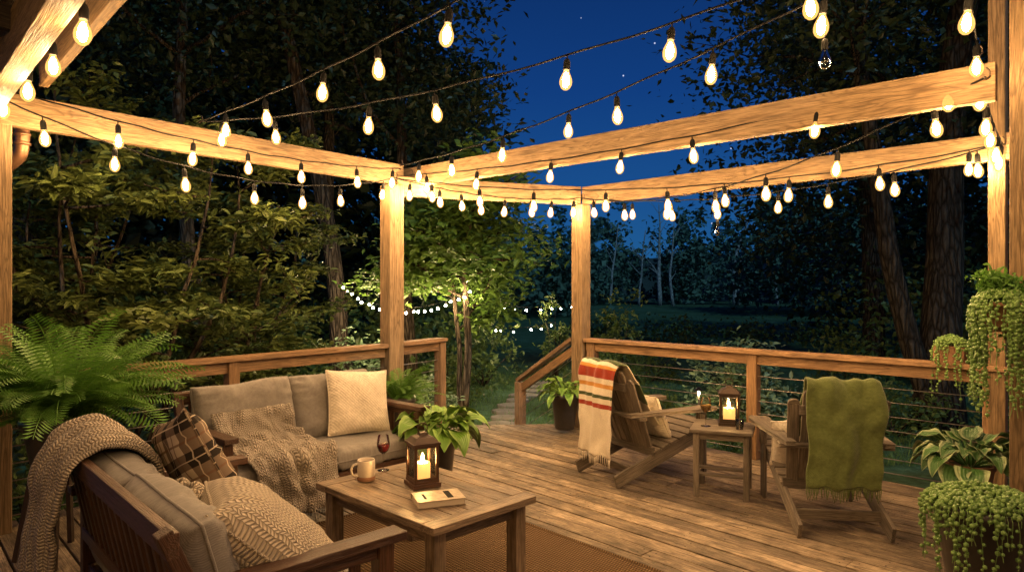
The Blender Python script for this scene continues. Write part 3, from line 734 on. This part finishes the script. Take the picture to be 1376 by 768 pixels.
# ------------------------------------------------------------------ plants
def pot(mb,c,r,h,mat,n=28):
    mb.lathe([(.0001,0),(r*.68,0),(r*.72,.01),(r*.95,h*.86),(r*1.02,h*.87),(r*1.04,h),(r*.96,h),(r*.92,h*.9),(.0001,h*.89)],c,n,mat)
    mb.lathe([(r*.93,h*.905),(.0001,h*.93)],c,n,M_SOIL)
def fern(name,loc,pz,nf,L,potr=.17,poth=.28,stand=0,cv=1.0):
    mb=MB(); pot(mb,(0,0,pz-poth),potr,poth,M_POT)
    if stand:
        for k in range(4):
            a=k*math.pi/2+.4; mb.bar((math.cos(a)*potr*.7,math.sin(a)*potr*.7,pz-poth),(math.cos(a)*potr*1.1,math.sin(a)*potr*1.1,0),.025,.025,M_METAL)
    ob=mb.make(name,loc=loc)
    V=[];F=[]
    for k in range(nf):
        az=random.uniform(0,2*math.pi); el=R(random.uniform(20,90)); l=L*random.uniform(.6,1.12); d=Vector((math.cos(az),math.sin(az),0)); side=Vector((-d.y,d.x,0))
        p=d*.05+Vector((0,0,pz)); N=30; ang=el; curve=cv*random.uniform(.8,1.8)*(.5+el*.5)
        tw=random.uniform(-.6,.6)
        for i in range(N):
            t=i/N; st=l/N; dirv=d*math.cos(ang)+Vector((0,0,1))*math.sin(ang); ang-=curve/N*(.5+t)
            nrm=side.cross(dirv); q=p+dirv*st
            for sg in(-1,1):
                pl=l*.17*max(.02,math.sin(min(1,(t*1.0+.10))*math.pi*.93))**.6*random.uniform(.85,1.1)
                sd=(side*math.cos(tw)+nrm*math.sin(tw))*sg
                pd=(sd*.92+dirv*.38-Vector((0,0,.18))).normalized()
                wv=dirv*st*.6; o=len(V)
                V+= [p-wv*.3,p+pd*pl*.5+wv*.8,p+pd*pl,p+pd*pl*.45-wv*.35]; F.append([o,o+1,o+2,o+3])
            o=len(V); V+=[p-side*.0025,q-side*.002,q+side*.002,p+side*.0025]; F.append([o,o+1,o+2,o+3])
            p=q
    rawmesh('fronds',np.array([tuple(v) for v in V]),np.array(F),L_FERN,ob)
    return ob
fern('boston_fern',(-2.50,3.80,0),.78,150,.68,.20,.30,1,1.1)
fern('small_fern',(-1.02,6.15,0),.50,50,.42,.15,.30)

def hosta(name,loc,pz,nl,L,mat,potr,poth,potm=None,spread=1.0,stool=0,wf=.24):
    mb=MB(); pot(mb,(0,0,pz-poth),potr,poth,potm or M_POT)
    if stool:
        mb.box((0,0,pz-poth-.015),(potr*2.1,potr*2.1,.03),None,W_DARK)
        for x in(-1,1):
            for y in(-1,1): mb.box((x*potr*.9,y*potr*.9,(pz-poth-.03)/2),(.03,.03,pz-poth-.03),None,W_DARK)
    for k in range(nl):
        az=k*2.4+random.uniform(-.3,.3); f=k/nl; el=R(78-58*f*spread+random.uniform(-8,8)); l=L*random.uniform(.7,1.15)*(.75+.3*f)
        d=Vector((math.cos(az),math.sin(az),0)); side=Vector((-d.y,d.x,0)); p=Vector((0,0,pz-.02))+d*.03
        ang=el; pts=[p.copy()]
        for i in range(8): p=p+(d*math.cos(ang)+Vector((0,0,1))*math.sin(ang))*l*.07; pts.append(p.copy()); ang-=.06
        mb.tube(pts[::2],[.004]*len(pts[::2]),5,mat,rnd=.5)
        nu,nw_=12,7; P=[];G=[]; tw=random.uniform(-.35,.35)
        for i in range(nu):
            t=i/(nu-1); wd=l*wf*(max(0,math.sin(math.pi*min(1,t**.62)))**.8)+.0005
            dirv=d*math.cos(ang)+Vector((0,0,1))*math.sin(ang)
            sd=side*math.cos(tw)+Vector((0,0,1))*math.sin(tw)
            for j in range(nw_):
                v=j/(nw_-1)*2-1; P.append(p+sd*wd*v+Vector((0,0,1))*(abs(v)*wd*.35+.006*math.sin(t*14+v*3))); G.append((t,v,k))
            p=p+dirv*l*.62/(nu-1); ang-=1.5/nu*random.uniform(.8,1.2)
        mb.grid(P,G,nu,nw_,mat)
    return mb.make(name,loc=loc)
hosta('potted_hosta',(-.54,4.95,0),.44,64,.33,L_HOSTA2,.14,.36)
hosta('potted_hosta',(2.60,3.87,0),.50,48,.30,L_HOSTA,.12,.22,M_TERRA,stool=1)
hosta('potted_hosta',(.54,7.0,0),.40,44,.27,L_HOSTA2,.14,.36,wf=.16)

bm=bmesh.new(); bmesh.ops.create_icosphere(bm,subdivisions=1,radius=1); ICV=np.array([v.co[:] for v in bm.verts]); ICF=np.array([[v.index for v in f.verts] for f in bm.faces]); bm.free()
def beads(name,P,r,parent,mat=None):
    P=np.asarray(P); N=len(P); s=r*rng.uniform(.7,1.2,N)
    V=P[:,None,:]+ICV[None]*s[:,None,None]; F=(ICF[None]+(np.arange(N)*len(ICV))[:,None,None]).reshape(-1,3)
    return rawmesh(name,V.reshape(-1,3),F,mat or L_PEARL,parent,True)
def pearls(name,loc,pr,ph,z,nst,Lmin,Lmax,potm,box=False,br=.008,arc=None):
    mb=MB()
    if box: mb.box((0,0,z-ph/2),(pr*2,pr*1.5,ph),RZ(-47),potm)
    else: pot(mb,(0,0,z-ph),pr,ph,potm)
    ob=mb.make(name,loc=loc); B=[]
    st=MB()
    for k in range(nst):
        a=random.uniform(*(arc or (0,2*math.pi))); r0=pr*random.uniform(.3,1.0); L=Lmin+(Lmax-Lmin)*random.random()**1.8
        p=Vector((math.cos(a)*r0*.7,math.sin(a)*r0*.7,z+.02+random.random()*.03)); q=Vector((math.cos(a)*pr*1.08,math.sin(a)*pr*1.08,z+.012))
        path=[p,(p+q)/2+Vector((0,0,.025)),q]+[q+Vector((math.cos(a)*.015+random.uniform(-.008,.008),math.sin(a)*.015+random.uniform(-.008,.008),-i*.05)) for i in range(1,int(L/.05)+1)]
        path=spline(path,max(8,int((L+pr)/.04))); st.tube(path,.0015,4,L_PEARL,cap=False)
        for i in range(len(path)-1):
            d=(path[i+1]-path[i]).length; m_=max(1,int(d/(br*1.6)))
            for j in range(m_):
                if random.random()<.85: B.append(tuple(path[i].lerp(path[i+1],j/m_)+Vector((random.uniform(-1,1),random.uniform(-1,1),random.uniform(-.4,.4)))*br*.9))
    for k in range(int(260*pr/.12)):
        a=random.uniform(0,6.28);r0=pr*math.sqrt(random.random()); B.append((math.cos(a)*r0,math.sin(a)*r0,z+.01+.05*(1-(r0/pr)**2)+random.uniform(-.01,.02)))
    beads('strands',B,br,ob); st.make('stems',parent=ob); return ob
pearls('string_of_pearls_plant',(2.22,3.22,0),.21,.36,.48,120,.06,.45,M_POT,br=.011)
pearls('string_of_pearls_plant',(3.17,4.93,0),.095,.12,1.07,46,.05,.42,M_TERRA,box=True,br=.010)
hp=pearls('string_of_pearls_plant',(2.39,3.32,0),.11,.12,1.42,100,.15,.62,M_TERRA,br=.010)
mb=MB(); mb.bar((0,0,1.285),(.18,.14,1.285),.10,.02,W_BEAM); mb.bar((.14,.10,1.15),(.02,.02,1.27),.02,.02,M_METAL); mb.make('shelf_bracket',parent=hp)
Pm=clumps([(0,0,1.50),(-.04,.02,1.53),(.03,-.02,1.47)],260,.035); leaves('moss_tuft',Pm,.035,L_FERN,hp,.1)

# ------------------------------------------------------------------ trees
def wander(p,d,L,r0,r1,n,wob,up=0.0):
    pts=[Vector(p)];rad=[r0];d=Vector(d).normalized()
    for i in range(n):
        d=(d+Vector((random.gauss(0,wob),random.gauss(0,wob),random.gauss(0,wob)*.6+up))).normalized()
        pts.append(pts[-1]+d*L/n); rad.append(r0+(r1-r0)*(i+1)/n)
    return pts,rad
def tree(name,base,trunks,limbs,leafN,leafS,mat,barkm,crown=None,clr=.5,flat=.4,near=False,tw=3,limbL=2.5,zmin=.45):
    mb=MB(); tips=[]
    for d,L,r in trunks:
        pts,rad=wander((0,0,GH),d,L,r,r*.3,14,.05,.02)
        rad[0]*=1.35; mb.tube(pts,rad,14,barkm)
        for k in range(limbs):
            f=zmin+(1-zmin)*(k+random.random())/limbs; i=min(int(f*14),13); a=random.uniform(0,6.28)
            dd=Vector((math.cos(a),math.sin(a),random.uniform(.1,.7))); l=limbL*random.uniform(.6,1.1)*(1.25-f*.6)
            q,rr=wander(pts[i],dd,l,rad[i]*.45,.015,7,.14,.03); mb.tube(q,rr,7,barkm)
            for j in range(tw):
                i2=random.randint(2,7); dd2=Vector((random.gauss(0,1),random.gauss(0,1),random.gauss(.1,.4))); q2,r2_=wander(q[i2],dd2+(q[-1]-q[0]).normalized(),l*.45,rr[i2]*.6+.004,.006,4,.15); mb.tube(q2,r2_,5,barkm); tips+=[q2[-1],q2[2],q2[3]]
            tips+=[q[-1],q[5],q[4]]
    ob=mb.make(name,loc=(base[0],base[1],0))
    C=np.array([tuple(x) for x in tips])
    if crown is not None:
        for (cx_,cy_,cz_,rx,ry,rz_,nn) in crown:
            u=rng.normal(size=(nn,3)); u/=np.linalg.norm(u,axis=1)[:,None]; u*=rng.uniform(.35,1.0,(nn,1))**.6
            C=np.vstack([C,np.array([cx_,cy_,cz_])+u*np.array([rx,ry,rz_])])
    per=max(4,leafN//len(C))
    leaves('foliage',clumps(C,per,clr,.55),leafS,mat,ob,flat,.55,near); return ob

def dogwood(name,base,H,spread,N):
    mb=MB(); pts_all=[]
    for k in range(6):
        a=random.uniform(0,6.28); d=Vector((math.cos(a)*.35,math.sin(a)*.3,1))
        pts,rad=wander((0,0,GH),d,H*random.uniform(.85,1.1),.036,.008,12,.08,.02); mb.tube(pts,rad,8,BARK)
        pts_all+=pts[-3:]
        for j in range(9):
            i=random.randint(4,12); az=random.uniform(0,6.28); dd=Vector((math.cos(az),math.sin(az)*.9,random.uniform(-.02,.28)))
            l=spread*random.uniform(.5,1.0)*(1.15-i/22); q,rr=wander(pts[i],dd,l,.013,.004,8,.10,.0); mb.tube(q,rr,6,BARK)
            for m_ in range(7):
                i2=random.randint(2,8); dd2=(q[-1]-q[0]).normalized()+Vector((random.gauss(0,.6),random.gauss(0,.6),random.gauss(0,.08)))
                q2,r2_=wander(q[i2],dd2,l*random.uniform(.25,.45),.006,.002,5,.12); mb.tube(q2,r2_,4,BARK)
                pts_all+=q2[1:]
    ob=mb.make(name,loc=(base[0],base[1],0)); C=np.array([tuple(x) for x in pts_all]); per=max(2,N//len(C))
    leaves('foliage',clumps(C,per,.07,.35),.095,L_DOG,ob,.9,.5,True); return ob
dogwood('dogwood_tree',(-3.75,6.4),3.5,1.5,19000)
dogwood('dogwood_tree',(-5.3,7.6),3.9,1.7,12000)
dogwood('dogwood_tree',(-3.3,8.6),2.9,1.1,8000)

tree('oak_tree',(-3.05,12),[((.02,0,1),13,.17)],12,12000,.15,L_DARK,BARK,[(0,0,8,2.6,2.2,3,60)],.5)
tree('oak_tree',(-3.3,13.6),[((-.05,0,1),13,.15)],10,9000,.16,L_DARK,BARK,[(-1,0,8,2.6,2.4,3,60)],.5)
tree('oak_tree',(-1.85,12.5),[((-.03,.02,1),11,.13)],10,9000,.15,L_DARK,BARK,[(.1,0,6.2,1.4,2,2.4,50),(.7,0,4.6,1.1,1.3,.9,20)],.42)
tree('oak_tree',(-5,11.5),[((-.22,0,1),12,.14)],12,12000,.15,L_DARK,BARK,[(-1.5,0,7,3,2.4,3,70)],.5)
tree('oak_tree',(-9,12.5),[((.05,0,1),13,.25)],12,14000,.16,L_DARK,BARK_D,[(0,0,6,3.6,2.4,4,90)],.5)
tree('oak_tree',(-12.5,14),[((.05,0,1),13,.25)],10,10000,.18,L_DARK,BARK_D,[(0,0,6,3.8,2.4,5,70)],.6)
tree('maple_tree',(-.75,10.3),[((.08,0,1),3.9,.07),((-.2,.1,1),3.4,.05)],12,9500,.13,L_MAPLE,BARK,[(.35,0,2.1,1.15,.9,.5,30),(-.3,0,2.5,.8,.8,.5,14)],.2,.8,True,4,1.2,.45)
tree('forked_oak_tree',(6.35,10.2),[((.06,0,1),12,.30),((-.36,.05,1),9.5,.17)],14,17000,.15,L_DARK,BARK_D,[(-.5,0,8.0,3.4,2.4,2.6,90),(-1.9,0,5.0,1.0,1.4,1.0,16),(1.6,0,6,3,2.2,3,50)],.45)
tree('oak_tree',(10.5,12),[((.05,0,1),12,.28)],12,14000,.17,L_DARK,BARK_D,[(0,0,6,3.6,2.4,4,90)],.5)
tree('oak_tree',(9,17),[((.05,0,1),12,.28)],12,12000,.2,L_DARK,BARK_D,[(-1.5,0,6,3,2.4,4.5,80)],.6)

def mass(name,x0,x1,y0,y1,hfun,N,size,mat,cl=.9,per=60):
    n=N//per; X=rng.uniform(x0,x1,n);Y=rng.uniform(y0,y1,n); H=np.array([hfun(x,y) for x,y in zip(X,Y)]); Z=GH+H*rng.uniform(0,1,n)**.7
    return leaves(name,clumps(np.stack([X,Y,Z],1),per,cl,.8),size,mat,None,.3,.6,False)
def nh(x,y,a,b): return a+b*(noise.noise(Vector((x*.25,y*.1,3.3)))+.5*noise.noise(Vector((x*.8,y*.3,1))))
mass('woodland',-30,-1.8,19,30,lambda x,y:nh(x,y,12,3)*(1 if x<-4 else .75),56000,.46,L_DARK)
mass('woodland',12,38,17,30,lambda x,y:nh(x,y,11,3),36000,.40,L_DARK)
C=[]
for k in range(210):
    x=rng.uniform(-55,95); y=rng.uniform(75,93); h=rng.uniform(5.5,11.5)*(1+.15*noise.noise(Vector((x*.08,0,0)))) ; wdt=rng.uniform(1.1,2.6); con=rng.random()<.45
    for j in range(26):
        f=rng.uniform(0,1); rr=wdt*(1.05-f if con else math.sin(math.pi*min(1,.12+f*.9*.97))**.6)
        a=rng.uniform(0,6.28); C.append((x+math.cos(a)*rr*rng.uniform(.4,1),y+math.sin(a)*rr*rng.uniform(.4,1),GH+.4+h*f))
C=np.array([[float(np.real(v)) for v in c] for c in C])
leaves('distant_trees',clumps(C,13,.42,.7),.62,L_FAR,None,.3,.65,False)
mass('undergrowth',-16,-.8,13,19,lambda x,y:nh(x,y,1.9,1),15000,.16,L_SHRUB,.5)
mass('undergrowth',8,22,11,18,lambda x,y:nh(x,y,2.0,1),16000,.16,L_SHRUB,.5)
mass('undergrowth',2.5,12,24,30,lambda x,y:nh(x,y,.35,.3),3500,.18,L_SHRUB,.3)
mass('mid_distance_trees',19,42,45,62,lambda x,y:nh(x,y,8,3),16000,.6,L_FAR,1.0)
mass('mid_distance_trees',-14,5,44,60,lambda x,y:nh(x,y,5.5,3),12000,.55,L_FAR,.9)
for (x,y,h,r) in [(15.8,73,11,.26),(17.0,72,9,.18),(23.8,73,11.5,.26),(24.6,74,9,.16),(10.6,74,9,.16),(28,72,8,.15),(13.4,72,8,.14),(33,72,10,.2)]:
    mb=MB(); pts,rad=wander((0,0,GH),(random.uniform(-.05,.05),0,1),h,r,.04,10,.05); mb.tube(pts,rad,8,BIRCH)
    for k in range(9):
        i=random.randint(3,9); q,rr=wander(pts[i],(random.choice([-1,1])*.7,0,.9),random.uniform(1,2.4),rad[i]*.5,.02,5,.12); mb.tube(q,rr,5,BIRCH)
    mb.make('birch_tree',loc=(x,y,0))

def shrub(name,loc,rx,ry,rz,N,size,mat,flat=.4,stems=10):
    n=max(10,N//28); u=rng.normal(size=(n,3)); u[:,2]=np.abs(u[:,2]); u/=np.linalg.norm(u,axis=1)[:,None]; u*=rng.uniform(.45,1.08,(n,1))
    C=u*np.array([rx,ry,rz]); mb=MB()
    for k in range(stems):
        q=Vector(C[random.randrange(n)]); mb.tube([(0,0,-.05),q*.5+Vector((0,0,.05)),q],[.015,.01,.004],5,BARK)
    ob=mb.make(name,loc=loc); leaves('foliage',clumps(C,28,min(rx,rz)*.14,.8),size,mat,ob,flat,.5,True); return ob
SH=[(-1.9,7.35,.65,.5,1.15,1400,.07),(-2.7,6.7,.7,.6,1.2,1500,.07),(-3.9,5.5,.7,.7,1.25,1500,.08),(-.75,8.3,.3,.3,.5,700,.06),
    (-2.8,9.4,.9,.7,1.4,1800,.09),(-4.5,9.2,1.2,.8,1.8,2200,.09),(-1.5,9.9,.45,.5,.9,900,.07),(1.0,10.9,.45,.5,.7,1000,.07),(-1.2,12.2,.6,.5,.9,1000,.08),
    (1.6,12.6,.6,.6,1.0,1100,.08),(-.6,14.5,.7,.6,1.4,1200,.09),(1.0,15.5,.4,.4,1.9,1000,.09),(2.05,13.2,.7,.5,2.0,1700,.10),(3.0,15,.7,.6,.9,1000,.09),
    (1.75,8.35,.55,.4,.75,1200,.07),(2.9,8.2,.5,.4,.5,800,.07),(5.4,9.7,.9,.7,.7,1200,.08),(6.5,8.2,.9,.7,.9,1200,.08),(6.2,12.5,1,.7,1.4,1500,.09),(8.2,9.2,1,.7,1.6,1500,.09)]
for x,y,rx,ry,rz_,N,s in SH: shrub('garden_shrub',(x,y,GH),rx,ry,rz_,N,s,L_SHRUB)
shrub('hydrangea_bush',(3.7,11.2,GH),.85,.5,1.3,2400,.12,L_HYD,.8)
shrub('hydrangea_bush',(-.95,8.9,GH),.4,.3,1.0,700,.08,L_HYD,.8)
shrub('hydrangea_bush',(-2.3,10.6,GH),.7,.4,1.5,1300,.10,L_HYD,.8)
N=34000; X=rng.uniform(-2.5,7,N); Y=8+rng.uniform(0,1,N)**1.5*10; Z=np.full(N,GH)
leaves('lawn_grass',np.stack([X,Y,Z],1),.085,L_GRASS,None,-.05,.12,False,np.tile([0,0,2.0],(N,1)))
for k in range(12):
    mb=MB(); n=9; rr=random.uniform(.22,.3); pr=[(math.cos(a)*rr*random.uniform(.8,1.1),math.sin(a)*rr*.8*random.uniform(.8,1.1)) for a in np.linspace(0,2*math.pi,n,endpoint=False)]
    vs=[(x,y,.06) for x,y in pr]+[(x,y,-.1) for x,y in pr]; mb.add(vs,[tuple(range(n)),tuple(range(n,2*n))[::-1]]+[(i,n+i,n+(i+1)%n,(i+1)%n) for i in range(n)],M_STONE)
    mb.make('flagstone',loc=(-.15-.06*k+.12*random.random()+.012*k*k,8.6+.55*k,GH),bevel=.015)
def fairy(a,b,sag,nb,r=.022):
    mb=MB(); a=Vector(a);b=Vector(b)
    def f(t): p=a.lerp(b,t); p.z-=sag*4*t*(1-t); return p
    mb.tube([f(i/20) for i in range(21)],.004,5,M_WIRE,cap=False)
    for k in range(nb):
        p=f((k+.5+random.uniform(-.3,.3))/nb)-Vector((0,0,random.uniform(0,.05))); mb.tube([p,p-Vector((0,0,.03))],.008,6,M_WIRE); mb.lathe([(.0001,-.028),(r*.7,-.035),(r,-.045),(r*.7,-.058),(.0001,-.064)],p,8,M_FAIRY)
    mb.make('fairy_lights')
fairy((-2.75,10.9,1.62),(-1.95,10.6,1.18),.08,9,.018)
fairy((-1.95,10.6,1.20),(-.55,9.9,1.50),.14,14,.018)
fairy((-.6,14.5,1.15),(1.6,16,1.1),.10,8,.020)
fairy((-.5,13.2,.75),(.9,13.8,.8),.10,6,.018)
for (x,y) in [(.1,10.2),(-.95,9.5),(1.5,13.6),(1.2,9.4),(2.9,10.6)]:
    mb=MB(); mb.tube([(0,0,0),(0,0,.42)],.012,8,M_METAL); mb.lathe([(.02,.40),(.03,.42),(.03,.50)],(0,0,0),12,M_GLASS); mb.lathe([(.075,.50),(.02,.55),(.0001,.555)],(0,0,0),12,M_METAL); mb.lathe([(.0001,.43),(.014,.44),(.014,.48),(.0001,.49)],(0,0,0),8,M_FAIRY)
    mb.make('path_light',loc=(x,y,GH))
for (x,y,tx,ty) in [(-.15,9.2,-.4,10.4),(-1.5,9.3,-1.0,10.6),(1.2,11.6,2.05,13.2)]:
    mb=MB(); d=Vector((tx-x,ty-y,2.4)).normalized(); p=Vector((0,0,.16))
    mb.tube([(0,0,-.05),(0,0,.14)],.01,6,M_METAL); mb.tube([p-d*.05,p+d*.07],.04,14,M_METAL,cap=False); mb.tube([p-d*.052,p-d*.048],.04,14,M_METAL)
    mb.tube([p+d*.0,p+d*.02],.022,10,M_UP); mb.make('landscape_uplight',loc=(x,y,GH))
